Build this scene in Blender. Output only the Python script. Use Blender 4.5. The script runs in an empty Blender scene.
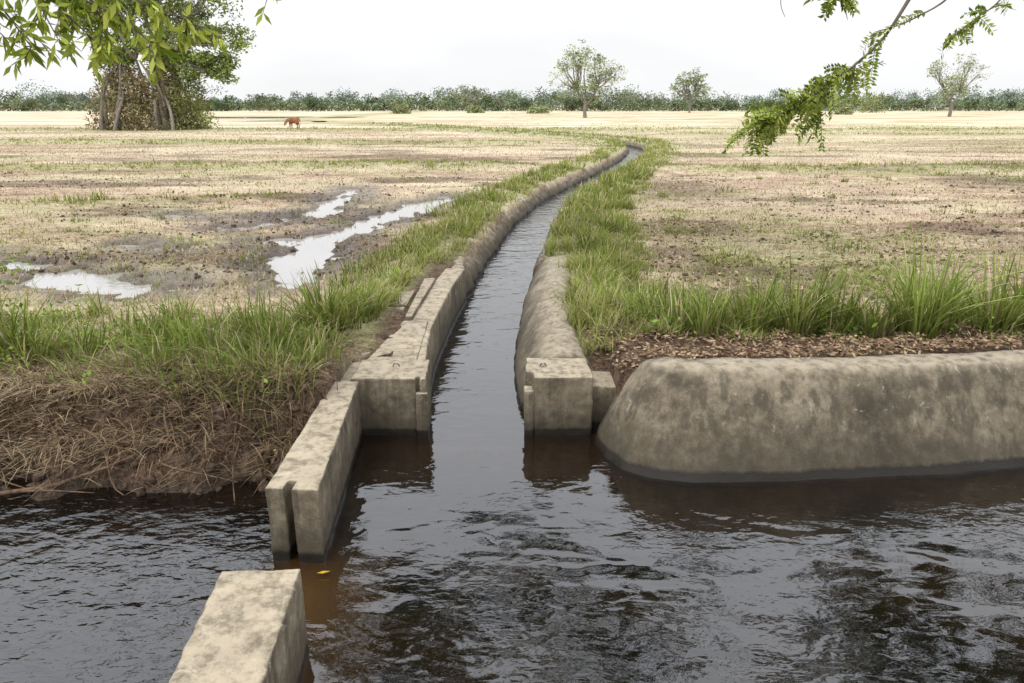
import bpy, bmesh, math, numpy as np
from mathutils import Vector, Matrix
rng=np.random.default_rng(7)
scene=bpy.context.scene
col=scene.collection

# ---------------------------------------------------------------- noise
def _h(ix,iy,s):
    v=np.sin(ix*127.1+iy*311.7+s*74.7)*43758.5453
    return v-np.floor(v)
def vnoise(x,y,s=0):
    x=np.asarray(x,float);y=np.asarray(y,float)
    ix=np.floor(x);iy=np.floor(y);fx=x-ix;fy=y-iy
    fx=fx*fx*(3-2*fx);fy=fy*fy*(3-2*fy)
    a=_h(ix,iy,s);b=_h(ix+1,iy,s);c=_h(ix,iy+1,s);d=_h(ix+1,iy+1,s)
    return (a*(1-fx)+b*fx)*(1-fy)+(c*(1-fx)+d*fx)*fy
def fbm(x,y,s=0,o=4):
    r=0;a=.5;t=0
    for i in range(o):
        r=r+a*vnoise(x*2**i+i*17.3,y*2**i-i*9.1,s+i);t+=a;a*=.5
    return r/t
def ss(a,b,x):
    t=np.clip((np.asarray(x,float)-a)/(b-a),0,1);return t*t*(3-2*t)

# ---------------------------------------------------------------- channel centre line
_py=[0,6.44,8.1,10.4,13.85,19.5,24,30,36,42,46,50,54,58,63,70,80,100,140]
_px=[-.30,-.34,-.48,-.38,-.04,.60,1.5,3.2,4.95,6.5,7.4,8.2,8.6,8.3,7.0,4.0,-1.5,-12,-40]
_ty=np.arange(0,141,.25);_tx=np.interp(_ty,_py,_px)
k=np.exp(-np.linspace(-2,2,9)**2);k/=k.sum()
_tx=np.convolve(np.pad(_tx,4,mode='edge'),k,'valid');_ts=np.gradient(_tx,_ty)
def cx(y): return np.interp(y,_ty,_tx)
def cd(x,y): return (x-cx(y))/np.sqrt(1+np.interp(y,_ty,_ts)**2)

BX=[.74,.93,1.2,1.6,2.9,4.5,8,25,60]; BY=[6.3,5.75,5.58,5.5,5.58,5.8,6.2,8.2,12]
PUD=[[(-1.7,22.2),(-2.5,20),(-3.2,17.9),(-3.75,15.4),(-3.8,12.9),(-3.35,11.3)],
     [(-5.3,24.5),(-4.9,21),(-5.0,18.4),(-6.0,16.6)],[(-3.75,15.4),(-5.0,14.6)],
     [(-7.2,11.7),(-6.2,11.1),(-5.4,10.8)],[(-9.8,13.2),(-8.2,12.6)],[(-6.4,13.9),(-7.6,14.6)],[(-8.8,18.5),(-7.2,18.0)]]
PW=[.32,.26,.12,.30,.10,.04,.04]
def pudd(x,y):
    m=np.full(np.shape(x),-9.)
    nz=(fbm(x*1.3,y*1.0,31,4)-.5)*1.3+(fbm(x*4.5,y*2.5,35,3)-.5)*1.2
    for pl,w in zip(PUD,PW):
        for a,b in zip(pl[:-1],pl[1:]):
            ax,ay=a;bx,by=b;L=(bx-ax)**2+(by-ay)**2
            t=np.clip(((x-ax)*(bx-ax)+(y-ay)*(by-ay))/L,0,1)
            dd=np.hypot(x-ax-t*(bx-ax),(y-ay-t*(by-ay)))
            m=np.maximum(m,w-dd+nz*.85)
    return m
def shore(x):
    l=np.full(np.shape(x),5.0)+.5*(fbm(x*1.1,x*0+3.3,5)-.5)
    m=7.0
    r=np.interp(x,BX,BY)+.35
    y=np.where(x<-1.56,l,np.where(x<.95,m,r))
    return y
def width(x):
    return np.where(x<-1.56,1.15,np.where(x<.95,.12,.4))
def H(x,y):
    x=np.asarray(x,float);y=np.asarray(y,float)
    d=cd(x,y);n=fbm(x*.8,y*.8,1);n2=fbm(x*4,y*4,2,3)
    fur=fbm(x*.9,y*3.2,7,3)
    rgh=ss(70,16,y)
    z=.415+.05*(n-.5)+.07*(n2-.5)*rgh+.10*(fur-.5)*rgh
    near=ss(10.0,7.0,y)
    z=z+near*(np.where(x<-.4,.16,.32*ss(.75,1.7,d))+.1*(n2-.5)+.12*(n-.5))
    z=z+.10*np.exp(-((np.abs(d)-1.5)/.55)**2)*ss(7,9,y)
    z=z+.18*np.exp(-((y-34-.10*x)/.7)**2)*ss(2,-1,x)+.20*np.exp(-((y-53+.05*x)/.9)**2)*ss(4,0,x)+.22*np.exp(-((y-82)/1.1)**2)
    z=z+.13*np.exp(-((y-21-.35*(x+9))/.45)**2)*ss(-5,-7,x)+.17*np.exp(-((y-30-.12*x)/.6)**2)*ss(6,9,x)+.20*np.exp(-((y-66)/1.)**2)*ss(10,13,x)
    p=pudd(x,y)
    z=z-.13*ss(-.45,.10,p)*ss(9,10,y)
    ad=np.abs(d)
    nearw=ss(13,11,y)
    e0=.46+np.where(d<0,.1,.25)*nearw;e1=e0+.26
    z=-.55+(z+.55)*ss(0,1,(ad-e0)/(e1-e0))*1.0 
    s=shore(x);w=np.clip((y-s)/width(x)+ .16*(n2-.5)*4*ss(-1.56,-1.8,x),0,1);w=w**.8
    z=-.6+(z+.6)*w
    z=np.where(y<-2.5,-.6+1.5*ss(-2.5,-4.5,y),z)
    return z
def bundmask(x,y):
    e=(fbm(x*.6,y*.6,11)-.5)*2.0
    b=np.exp(-((y-34-.10*x+e*.6)/1.2)**2)*ss(4,-1,x)+np.exp(-((y-53+.05*x+e)/2.4)**2)*ss(6,0,x)+np.exp(-((y-82+e*2)/4.)**2)
    return b+.8*np.exp(-((y-21-.35*(x+9)+e*.4)/.6)**2)*ss(-5,-7,x)+np.exp(-((y-30-.12*x+e*.4)/1.0)**2)*ss(6,9,x)+.8*np.exp(-((y-66+e)/2.0)**2)*ss(10,13,x)
def G(x,y):
    d=cd(x,y);e=(fbm(x*.9,y*.6,11)-.5)*2.4
    dl=-d
    st=ss(.62,.9,dl)*ss(2.3,1.5,dl+e)+ss(.60,.8,d)*ss(3.0,1.8,d+e)
    st=st*ss(6.9,7.6,y)
    st=st+ss(40,60,y)*ss(8,2,np.abs(d)+e*2)*.9
    nb=ss(9.6,8.2,y+e)*np.where(x>0,1.,.7)*np.where(x<-1.56,ss(5.7,6.3,y),ss(6.95,7.3,y))
    b=bundmask(x,y)
    pt=ss(.50,.68,fbm(x*.16,y*.22,21))*.55+ss(.53,.70,fbm(x*.8,y*1.1,22))*.42
    pt=pt*np.where(d>0,1.15,.62)
    return np.clip(np.maximum(np.maximum(st,nb),np.maximum(b,pt)),0,1)

# ---------------------------------------------------------------- node helpers
def newmat(name):
    m=bpy.data.materials.new(name);m.use_nodes=True;nt=m.node_tree;nt.nodes.clear()
    out=nt.nodes.new('ShaderNodeOutputMaterial');return m,nt,out
class NB:
    def __init__(s,nt): s.nt=nt;s.L=nt.links
    def n(s,t,**k):
        nd=s.nt.nodes.new(t)
        for a,b in k.items(): setattr(nd,a,b)
        return nd
    def set(s,inp,v):
        if isinstance(v,bpy.types.NodeSocket): s.L.new(v,inp)
        else: inp.default_value=v
    def math(s,op,a,b=0.,clamp=False):
        nd=s.n('ShaderNodeMath',operation=op);nd.use_clamp=clamp
        s.set(nd.inputs[0],a);s.set(nd.inputs[1],b)
        return nd.outputs[0]
    def noise(s,vec,scale,detail=6,rough=.6,dist=0.):
        nd=s.n('ShaderNodeTexNoise');s.L.new(vec,nd.inputs['Vector'])
        nd.inputs['Scale'].default_value=scale;nd.inputs['Detail'].default_value=detail
        nd.inputs['Roughness'].default_value=rough;nd.inputs['Distortion'].default_value=dist
        return nd.outputs[0]
    def mapp(s,vec,scale=(1,1,1),rot=(0,0,0)):
        nd=s.n('ShaderNodeMapping');s.L.new(vec,nd.inputs[0]);nd.inputs['Scale'].default_value=scale;nd.inputs['Rotation'].default_value=rot
        return nd.outputs[0]
    def ramp(s,f,stops):
        nd=s.n('ShaderNodeValToRGB');s.L.new(f,nd.inputs[0]);cr=nd.color_ramp
        while len(cr.elements)>1: cr.elements.remove(cr.elements[0])
        for i,(p,c) in enumerate(stops):
            e=cr.elements[0] if i==0 else cr.elements.new(p)
            e.position=p;e.color=(c if len(c)==4 else (*c,1))
        return nd.outputs[0]
    def mix(s,f,a,b,mode='MIX'):
        nd=s.n('ShaderNodeMix',data_type='RGBA',blend_type=mode)
        s.set(nd.inputs[0],f)
        s.set(nd.inputs[6],a if not isinstance(a,tuple) else (*a,1)[:4]);s.set(nd.inputs[7],b if not isinstance(b,tuple) else (*b,1)[:4])
        return nd.outputs[2]
    def mr(s,v,a,b,c=0.,d=1.):
        nd=s.n('ShaderNodeMapRange');s.L.new(v,nd.inputs[0])
        for i,q in enumerate((a,b,c,d)): nd.inputs[i+1].default_value=q
        return nd.outputs[0]
    def bump(s,h,st,dist,nrm=None):
        nd=s.n('ShaderNodeBump');s.L.new(h,nd.inputs['Height']);nd.inputs['Strength'].default_value=st;nd.inputs['Distance'].default_value=dist
        if nrm is not None:s.L.new(nrm,nd.inputs['Normal'])
        return nd.outputs[0]
    def bsdf(s,out,c,rough,nrm=None,spec=.3):
        p=s.n('ShaderNodeBsdfPrincipled');s.set(p.inputs['Base Color'],c if not isinstance(c,tuple) else (*c,1));s.set(p.inputs['Roughness'],rough)
        p.inputs['Specular IOR Level'].default_value=spec
        if nrm is not None:s.L.new(nrm,p.inputs['Normal'])
        s.L.new(p.outputs[0],out.inputs[0]);return p

def mat_ground():
    m,nt,out=newmat('field_ground');b=NB(nt)
    pos=b.n('ShaderNodeNewGeometry').outputs['Position']
    g=b.n('ShaderNodeAttribute',attribute_name='green').outputs['Fac']
    so=b.n('ShaderNodeAttribute',attribute_name='soil').outputs['Fac']
    we=b.n('ShaderNodeAttribute',attribute_name='wet').outputs['Fac']
    v=b.mapp(pos,(.6,1.5,1))
    n0=b.noise(b.mapp(pos,(.35,1.2,1)),.12,4,.6);n1=b.noise(v,.5,5,.65);n2=b.noise(v,4,5,.72);n3=b.noise(pos,28,3,.75)
    f=b.math('ADD',b.math('MULTIPLY',n2,.5),b.math('MULTIPLY',n3,.5))
    straw=b.ramp(f,[(.38,(.095,.060,.038)),(.45,(.27,.19,.118)),(.53,(.49,.385,.25)),(.63,(.66,.565,.41))])
    pink=b.ramp(f,[(.38,(.085,.050,.034)),(.48,(.26,.170,.115)),(.62,(.49,.365,.265))])
    straw=b.mix(b.mr(n1,.40,.56),straw,pink)
    sy=b.n('ShaderNodeSeparateXYZ');b.L.new(pos,sy.inputs[0])
    fr=b.mr(sy.outputs[1],15,90,.3,.9)
    straw=b.mix(b.math('MULTIPLY',b.mr(n0,.42,.56,.05,.9),fr),straw,(.60,.515,.365))
    grn=b.ramp(f,[(.38,(.06,.065,.024)),(.5,(.20,.215,.075)),(.62,(.39,.39,.18))])
    gf=b.math('ADD',g,b.math('MULTIPLY',b.math('SUBTRACT',n2,.52),1.5),clamp=True)
    c=b.mix(b.math('MULTIPLY',gf,.72),straw,grn)
    soil=b.ramp(f,[(.38,(.022,.014,.009)),(.5,(.078,.049,.031)),(.64,(.19,.128,.084))])
    c=b.mix(so,c,soil)
    c=b.mix(b.math('MULTIPLY',we,.85),c,(.045,.033,.023))
    h=b.math('ADD',b.math('MULTIPLY',n2,.06),b.math('MULTIPLY',n3,.03))
    b.bsdf(out,c,b.mr(we,0,1,.95,.25),b.bump(h,1.,1.),.2)
    return m
def mat_concrete(name,tone=1.,warm=0.,bs=.6,earth=0.):
    m,nt,out=newmat(name);b=NB(nt)
    pos=b.n('ShaderNodeNewGeometry').outputs['Position'];nrm=b.n('ShaderNodeNewGeometry').outputs['Normal']
    n1=b.noise(pos,1.6,6,.65);n2=b.noise(pos,10,6,.72);n3=b.noise(pos,90,3,.7)
    st=b.noise(b.mapp(pos,(8,8,.6)),1.0,5,.6)
    f=b.math('ADD',b.math('MULTIPLY',n1,.45),b.math('ADD',b.math('MULTIPLY',n2,.32),b.math('MULTIPLY',n3,.23)))
    T=lambda r,g,bb:(r*tone,g*tone*(1-.03*warm),bb*tone*(1-.10*warm))
    c=b.ramp(f,[(.39,T(.050,.041,.029)),(.47,T(.105,.086,.060)),(.54,T(.175,.146,.104)),(.62,T(.28,.24,.18))])
    c=b.mix(b.mr(st,.47,.60,0,.72),c,T(.050,.041,.028))
    c=b.mix(b.mr(n3,.57,.67,0,.6),c,(.045,.038,.030))
    sx=b.n('ShaderNodeSeparateXYZ');b.L.new(pos,sx.inputs[0])
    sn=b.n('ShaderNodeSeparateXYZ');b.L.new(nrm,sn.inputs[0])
    top=b.math('MULTIPLY',b.mr(sn.outputs[2],.6,.95,0,.62),b.mr(n2,.38,.55,.3,1))  # upward faces lightened over darker sides: top light and side shade painted in
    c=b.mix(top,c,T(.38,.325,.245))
    if earth>0: c=b.mix(b.mr(n2,.40,.56,earth,.1),c,(.12,.085,.052))
    zz=b.math('ADD',sx.outputs[2],b.math('MULTIPLY',b.math('SUBTRACT',st,.5),.7))
    c=b.mix(b.mr(zz,.02,.38,.85,0.),c,(.042,.034,.022))
    zz2=b.math('ADD',sx.outputs[2],b.math('MULTIPLY',b.math('SUBTRACT',n2,.5),.06))
    c=b.mix(b.mr(zz2,.06,.09,.94,0.),c,(.012,.009,.006))
    li=b.noise(pos,9,5,.7,.8)
    lf=b.math('MULTIPLY',b.mr(li,.60,.68,0,.40),b.mr(sx.outputs[2],.2,.45,0,1))
    c=b.mix(lf,c,T(.42,.39,.32))
    h=b.math('ADD',b.math('MULTIPLY',n2,.013),b.math('MULTIPLY',n3,.005))
    b.bsdf(out,c,b.mr(sx.outputs[2],.0,.1,.3,.88),b.bump(h,bs,1.),.3)
    return m
def mat_water(name,calm=False):
    m,nt,out=newmat(name);b=NB(nt)
    pos=b.n('ShaderNodeNewGeometry').outputs['Position']
    sx=b.n('ShaderNodeSeparateXYZ');b.L.new(pos,sx.inputs[0])
    if calm:
        h=b.math('MULTIPLY',b.noise(pos,6,2,.5),.0012)
        b.bsdf(out,(.27,.25,.23),.04,b.bump(h,1.,1.),1.0);return m
    va=b.mapp(pos,(1.0,1.9,1),(0,0,.35));vb=b.mapp(pos,(1.3,2.0,1),(0,0,-.3))
    n1=b.noise(va,1.1,1,.45,1.0);n2=b.noise(vb,3.0,1,.5,.5);n3=b.noise(va,11,2,.5,.4);n4=b.noise(pos,42,1,.5)
    left=b.mr(sx.outputs[0],-1.2,-1.9,0,1);chan=b.mr(sx.outputs[1],6.6,9,0,1)
    act=b.mr(b.noise(pos,.9,3,.6),.40,.62,.15,1.4)
    h=b.math('MULTIPLY',n1,.020)
    h=b.math('ADD',h,b.math('MULTIPLY',n2,b.math('ADD',b.math('ADD',.0080,b.math('MULTIPLY',chan,.006)),b.math('MULTIPLY',left,.018))))
    fine=b.math('ADD',b.math('ADD',b.math('MULTIPLY',act,.0028),b.math('MULTIPLY',chan,.0022)),b.math('MULTIPLY',left,.0085))
    h=b.math('ADD',h,b.math('MULTIPLY',n3,fine))
    h=b.math('ADD',h,b.math('MULTIPLY',n4,b.math('ADD',.00015,b.math('MULTIPLY',left,.0007))))
    c=b.ramp(b.noise(pos,1.1,3,.6),[(.38,(.003,.0022,.0015)),(.62,(.009,.0055,.003))])
    sh=b.math('MULTIPLY',b.mr(sx.outputs[0],-.7,-1.45,0,1),b.mr(sx.outputs[0],-1.75,-1.5,0,1))
    sh=b.math('MULTIPLY',sh,b.mr(sx.outputs[1],4.7,4.1,0,1))
    c=b.mix(b.math('MULTIPLY',sh,.8),c,(.06,.030,.009))
    rb=b.math('MULTIPLY',b.mr(sx.outputs[1],5.1,6.2,0,.5),b.mr(sx.outputs[1],9,6.5,0,1))
    c=b.mix(rb,c,(.014,.007,.0035))
    b.bsdf(out,c,.025,b.bump(h,1.,1.),.72)
    return m
def mat_attr(name,trans=.25):
    m,nt,out=newmat(name);b=NB(nt)
    a=b.n('ShaderNodeAttribute',attribute_name='Col').outputs['Color']
    p=b.n('ShaderNodeBsdfDiffuse');b.L.new(a,p.inputs['Color'])
    if trans>0:
        t=b.n('ShaderNodeBsdfTranslucent');b.L.new(b.mix(1.,a,(1.15,1.15,.7),'MULTIPLY'),t.inputs[0])
        ms=b.n('ShaderNodeMixShader');ms.inputs[0].default_value=trans
        b.L.new(p.outputs[0],ms.inputs[1]);b.L.new(t.outputs[0],ms.inputs[2]);b.L.new(ms.outputs[0],out.inputs[0])
    else: b.L.new(p.outputs[0],out.inputs[0])
    return m
def mat_bark(name,c1,c2):
    m,nt,out=newmat(name);b=NB(nt)
    pos=b.n('ShaderNodeNewGeometry').outputs['Position']
    n=b.noise(b.mapp(pos,(1,1,.25)),14,4,.7)
    b.bsdf(out,b.ramp(n,[(.35,c1),(.65,c2)]),.9,b.bump(n,.6,.02),.2);return m

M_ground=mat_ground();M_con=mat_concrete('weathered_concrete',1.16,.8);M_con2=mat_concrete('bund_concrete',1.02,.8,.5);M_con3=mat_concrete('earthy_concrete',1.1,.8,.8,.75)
M_water=mat_water('canal_water');M_pud=mat_water('puddle_water',True)
M_grass=mat_attr('grass_blades',.3);M_straw=mat_attr('dry_straw',0);M_leaf=mat_attr('foliage_leaf',.3);M_far=mat_attr('distant_foliage',0)
M_bark=mat_bark('bark',(.05,.038,.027),(.17,.135,.10));M_pbark=mat_bark('pale_bark',(.12,.10,.08),(.28,.25,.21))
M_root=mat_bark('root_wood',(.05,.03,.02),(.16,.10,.06))

# ---------------------------------------------------------------- mesh helpers
def mesh_np(name,V,faces4=None,faces3=None,mat=None,cols=None,smooth=False,parent=None):
    me=bpy.data.meshes.new(name)
    V=np.asarray(V,np.float32).reshape(-1,3)
    li=[];tot=[]
    if faces4 is not None and len(faces4): f=np.asarray(faces4,np.int32);li.append(f.ravel());tot.append(np.full(len(f),4,np.int32))
    if faces3 is not None and len(faces3): f=np.asarray(faces3,np.int32);li.append(f.ravel());tot.append(np.full(len(f),3,np.int32))
    li=np.concatenate(li);tot=np.concatenate(tot);st=np.concatenate([[0],np.cumsum(tot)[:-1]]).astype(np.int32)
    me.vertices.add(len(V));me.vertices.foreach_set('co',V.ravel())
    me.loops.add(len(li));me.loops.foreach_set('vertex_index',li)
    me.polygons.add(len(tot));me.polygons.foreach_set('loop_start',st)
    try: me.polygons.foreach_set('loop_total',tot)
    except Exception: pass
    me.update(calc_edges=True);me.validate()
    if cols is not None:
        a=me.attributes.new('Col','FLOAT_COLOR','POINT')
        c=np.ones((len(V),4),np.float32);c[:,:3]=cols;a.data.foreach_set('color',c.ravel())
    if smooth: me.polygons.foreach_set('use_smooth',np.ones(len(tot),bool))
    if mat: me.materials.append(mat)
    o=bpy.data.objects.new(name,me);col.objects.link(o)
    if parent: o.parent=parent
    return o
def empty(name,loc=(0,0,0)):
    o=bpy.data.objects.new(name,None);o.location=loc;o.empty_display_size=.2;col.objects.link(o);return o

def blades(name,P,h,w,lean,mat,cb,ct,segs=2,droop=1.,parent=None,dirn=None):
    N=len(P);yaw=rng.uniform(0,2*np.pi,N) if dirn is None else dirn
    L=np.stack([np.cos(yaw),np.sin(yaw),0*yaw],1);fy=yaw+np.pi/2+rng.uniform(-.7,.7,N)
    S=np.stack([np.cos(fy),np.sin(fy),0*yaw],1)
    V=[];C=[];hh=h[:,None];ln=lean[:,None]
    for i in range(segs+1):
        t=i/segs
        up=t*(1-.45*np.clip(lean,0,1.4)*t*droop)
        c=P+L*(ln*hh*t**1.7)+np.stack([0*yaw,0*yaw,h*up],1)
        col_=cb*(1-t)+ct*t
        if i<segs:
            ww=(w*(1-.75*t**1.5)/2)[:,None]
            V+= [c-S*ww,c+S*ww];C+=[col_,col_]
        else: V.append(c);C.append(col_)
    K=2*segs+1
    V=np.stack(V,1).reshape(-1,3);C=np.stack(C,1).reshape(-1,3)
    base=(np.arange(N)*K)[:,None]
    q=[base+np.array([[2*i,2*i+1,2*i+3,2*i+2]]) for i in range(segs-1)]
    q=np.concatenate(q) if q else None
    t3=base+np.array([[2*segs-2,2*segs-1,2*segs]])
    return mesh_np(name,V,q,t3,mat,C,parent=parent)
def leafquads(P,D,Nn,L,W):
    D=D/np.linalg.norm(D,axis=1,keepdims=True);S=np.cross(D,Nn);S/=np.linalg.norm(S,axis=1,keepdims=True)+1e-9
    L=np.asarray(L)[:,None];W=np.asarray(W)[:,None]
    V=np.stack([P,P+D*L*.45+S*W*.5,P+D*L,P+D*L*.45-S*W*.5],1).reshape(-1,3)
    F=(np.arange(len(P))*4)[:,None]+np.array([[0,1,2,3]])
    return V,F
def rdir(N,zs=1.):
    v=rng.normal(size=(N,3));v[:,2]*=zs;return v/(np.linalg.norm(v,axis=1,keepdims=True)+1e-9)
def ball(N): return rdir(N)*rng.uniform(0,1,(N,1))**.45
class Tubes:
    def __init__(s): s.V=[];s.F=[];s.n=0
    def add(s,pts,rad,k=7):
        pts=np.asarray(pts,float);n=len(pts);rad=np.broadcast_to(rad,(n,)) if np.ndim(rad) else np.full(n,rad)
        T=np.gradient(pts,axis=0);T/=np.linalg.norm(T,axis=1,keepdims=True)+1e-9
        up=np.array([0,0,1.]) if abs(T[0,2])<.9 else np.array([1.,0,0])
        A=np.cross(T,up);A/=np.linalg.norm(A,axis=1,keepdims=True)+1e-9;B=np.cross(T,A)
        a=np.linspace(0,2*np.pi,k,endpoint=False)
        V=pts[:,None]+rad[:,None,None]*(np.cos(a)[None,:,None]*A[:,None]+np.sin(a)[None,:,None]*B[:,None])
        s.V.append(V.reshape(-1,3))
        for i in range(n-1):
            for j in range(k):
                s.F.append((s.n+i*k+j,s.n+i*k+(j+1)%k,s.n+(i+1)*k+(j+1)%k,s.n+(i+1)*k+j))
        s.n+=n*k
    def obj(s,name,mat,parent=None): return mesh_np(name,np.concatenate(s.V),s.F,None,mat,smooth=True,parent=parent)
def curve(a,b,n=7,wob=.1,sag=0.):
    a=np.asarray(a,float);b=np.asarray(b,float);t=np.linspace(0,1,n)[:,None]
    L=np.linalg.norm(b-a);p=a*(1-t)+b*t
    o=rng.normal(size=(3,))*wob*L;o2=rng.normal(size=(3,))*wob*L*.4
    p=p+o*np.sin(np.pi*t)+o2*np.sin(2*np.pi*t);p[:,2:]+=sag*L*np.sin(np.pi*t);return p

# ---------------------------------------------------------------- terrain
def geo(a,b,n): return a*(b/a)**(np.arange(1,n+1)/n)
xs=np.concatenate([-geo(9,1100,44)[::-1],np.arange(-9,10.01,.08),geo(10.01,1100,44)])
ys=np.concatenate([np.arange(-14,4.8,.6),np.arange(4.85,20,.08),np.arange(20,60,.22),geo(60,1500,70)])
X,Y=np.meshgrid(xs,ys);Z=H(X,Y)
nx=len(xs);ny=len(ys)
idx=np.arange(nx*ny).reshape(ny,nx)
F=np.stack([idx[:-1,:-1],idx[:-1,1:],idx[1:,1:],idx[1:,:-1]],-1).reshape(-1,4)
g=mesh_np('field_ground',np.stack([X,Y,Z],-1),F,None,M_ground,smooth=True)
def addattr(o,n,v):
    a=o.data.attributes.new(n,'FLOAT','POINT');a.data.foreach_set('value',v.astype(np.float32).ravel())
addattr(g,'green',G(X,Y))
pz=pudd(X,Y)
bank=np.where(X<-1.5,ss(7.2,6.4,Y),ss(7.9,7.3,Y))
dA=np.abs(cd(X,Y))
soil=np.maximum(bank,ss(.30,.12,Z))
soil=np.maximum(soil,ss(1.25,.95,dA)*ss(16,11,Y)*(cd(X,Y)<0))
soil=np.maximum(soil,.75*ss(.54,.68,fbm(X*.30,Y*.55,41))*ss(80,30,Y))
soil=np.maximum(soil,.75*np.exp(-((X-5.2)/1.8)**2-((Y-24)/4)**2))
addattr(g,'soil',soil)
addattr(g,'wet',ss(-1.4,.0,pz)*ss(9,10,Y)*.95+ss(.12,.02,Z)*.9)

# ---------------------------------------------------------------- water
def grid(name,x0,x1,y0,y1,z,mat):
    return mesh_np(name,[(x0,y0,z),(x1,y0,z),(x1,y1,z),(x0,y1,z)],[(0,1,2,3)],None,mat)
grid('canal_water',-80,80,-13,120,0.,M_water)
grid('field_puddle',-14,-1.6,9.6,26,.340,M_pud)
def patch(name,cx_,cy_,rx,ry,z,seed):
    a=np.linspace(0,2*np.pi,60,endpoint=False);r=.65+.7*vnoise(np.cos(a)*2+5,np.sin(a)*2+5,seed)+.25*vnoise(a*6,a*0,seed+1)
    V=np.stack([cx_+rx*r*np.cos(a),cy_+ry*r*np.sin(a),0*a+z],1);V=np.concatenate([V,[[cx_,cy_,z]]])
    return mesh_np(name,V,None,[(i,(i+1)%60,60) for i in range(60)],M_pud)
patch('field_puddle',-52,165,16,8,.47,3);patch('field_puddle',-38,128,9,2.2,.47,5);patch('field_puddle',-66,140,8,2.4,.47,8)

# ---------------------------------------------------------------- concrete structures
tex=bpy.data.textures.new('conc_noise','CLOUDS');tex.noise_scale=.10;tex.noise_depth=4
tex2=bpy.data.textures.new('conc_big','CLOUDS');tex2.noise_scale=.7;tex2.noise_depth=2
tex3=bpy.data.textures.new('conc_mid','CLOUDS');tex3.noise_scale=.35;tex3.noise_depth=4
def worn(o,vox=.02,s=.012,s2=.0,s3=0.):
    if vox:
        r=o.modifiers.new('r','REMESH');r.mode='VOXEL';r.voxel_size=vox;r.use_smooth_shade=True
        sm=o.modifiers.new('s','SMOOTH');sm.iterations=1;sm.factor=.5
    for t,q in ((tex,s),(tex2,s2),(tex3,s3)):
        if q:
            d=o.modifiers.new('d','DISPLACE');d.texture=t;d.texture_coords='GLOBAL';d.strength=q;d.mid_level=.5
def prism(name,poly,z0,z1,mat=M_con,parent=None,taper=None,vox=.015):
    n=len(poly);V=[(x,y,z0) for x,y in poly]+[(x,y,z1) for i,(x,y) in enumerate(poly)]
    me=bpy.data.meshes.new(name)
    me.from_pydata(V,[],[tuple(range(n))[::-1],tuple(range(n,2*n))]+[(i,(i+1)%n,n+(i+1)%n,n+i) for i in range(n)])
    me.materials.append(mat);o=bpy.data.objects.new(name,me);col.objects.link(o)
    if parent:o.parent=parent
    worn(o,vox,.014,0,.014);return o
prism('concrete_weir_pier',[(-1.65,4.41),(-1.53,4.40),(-1.53,4.52),(-1.47,4.52),(-1.47,4.39),(-1.29,4.38),(-1.42,6.42),(-1.67,6.42)],-.5,.56)
prism('concrete_weir_pier',[(-1.44,1.6),(-1.02,1.6),(-1.17,3.52),(-1.60,3.49)],-.5,.56)
def ring(parent,x,y,z):
    t=Tubes();a=np.linspace(0,np.pi,9);t.add(np.stack([x+.03*np.cos(a),y+0*a,z-.01+.03*np.sin(a)],1),.006,6);t.obj('iron_ring',M_root,parent)
pl=empty('sluice_gate_abutment')
prism('block',[(-1.50,6.44),(-.90,6.43),(-.90,6.50),(-.86,6.50),(-.86,6.43),(-.80,6.43),(-.82,6.98),(-1.50,6.98)],-.5,.58,parent=pl)
prism('lip',[(-.90,6.40),(-.79,6.40),(-.79,6.47),(-.90,6.47)],-.5,.44,parent=pl)
ring(pl,-1.12,6.74,.60)
pr=empty('sluice_gate_abutment')
prism('block',[(.20,6.43),(.76,6.44),(.74,7.0),(.14,7.0),(.13,6.60),(.20,6.58)],-.5,.59,parent=pr)
prism('lip',[(.115,6.41),(.205,6.41),(.205,6.57),(.115,6.57)],-.5,.46,parent=pr)
prism('tie_slab',[(.72,6.62),(1.25,6.50),(1.3,7.0),(.72,7.05)],-.5,.44,parent=pr)
ring(pr,.30,6.72,.61)

def loft(name,ylist,prof,mat,n_sub=1,s=.012,s2=.03,s3=0.,parent=None):
    rows=[]
    for y in ylist:
        c=cx(y);sl=float(np.interp(y,_ty,_ts));L=math.sqrt(1+sl*sl)
        rows.append([(c+o/L,y-o*sl/L,z) for o,z in prof(y)])
    k=len(rows[0]);V=[p for r in rows for p in r]
    F=[(i*k+j,i*k+j+1,(i+1)*k+j+1,(i+1)*k+j) for i in range(len(rows)-1) for j in range(k-1)]
    me=bpy.data.meshes.new(name);me.from_pydata(V,[],F+[tuple(range(k)),tuple(range((len(rows)-1)*k,len(rows)*k))[::-1]])
    me.materials.append(mat)
    bm=bmesh.new();bm.from_mesh(me);bmesh.ops.recalc_face_normals(bm,faces=bm.faces);bm.to_mesh(me);bm.free()
    for p in me.polygons:p.use_smooth=True
    o=bpy.data.objects.new(name,me);col.objects.link(o)
    if parent:o.parent=parent
    if n_sub:
        m=o.modifiers.new('s','SUBSURF');m.levels=n_sub;m.render_levels=n_sub
    worn(o,None,s,s2,s3);return o
wl=empty('channel_wall')
def pA(y):
    return [(-.43,-.5),(-.45,.0),(-.465,.46),(-.47,.515),(-.485,.53),(-.54,.533),(-.66,.535),(-.77,.53),(-.785,.52),(-.79,.49),(-.80,.1)]
loft('straight_wall',np.arange(6.96,11.6,.12),pA,M_con,s=.014,s2=.02,parent=wl)
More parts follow.
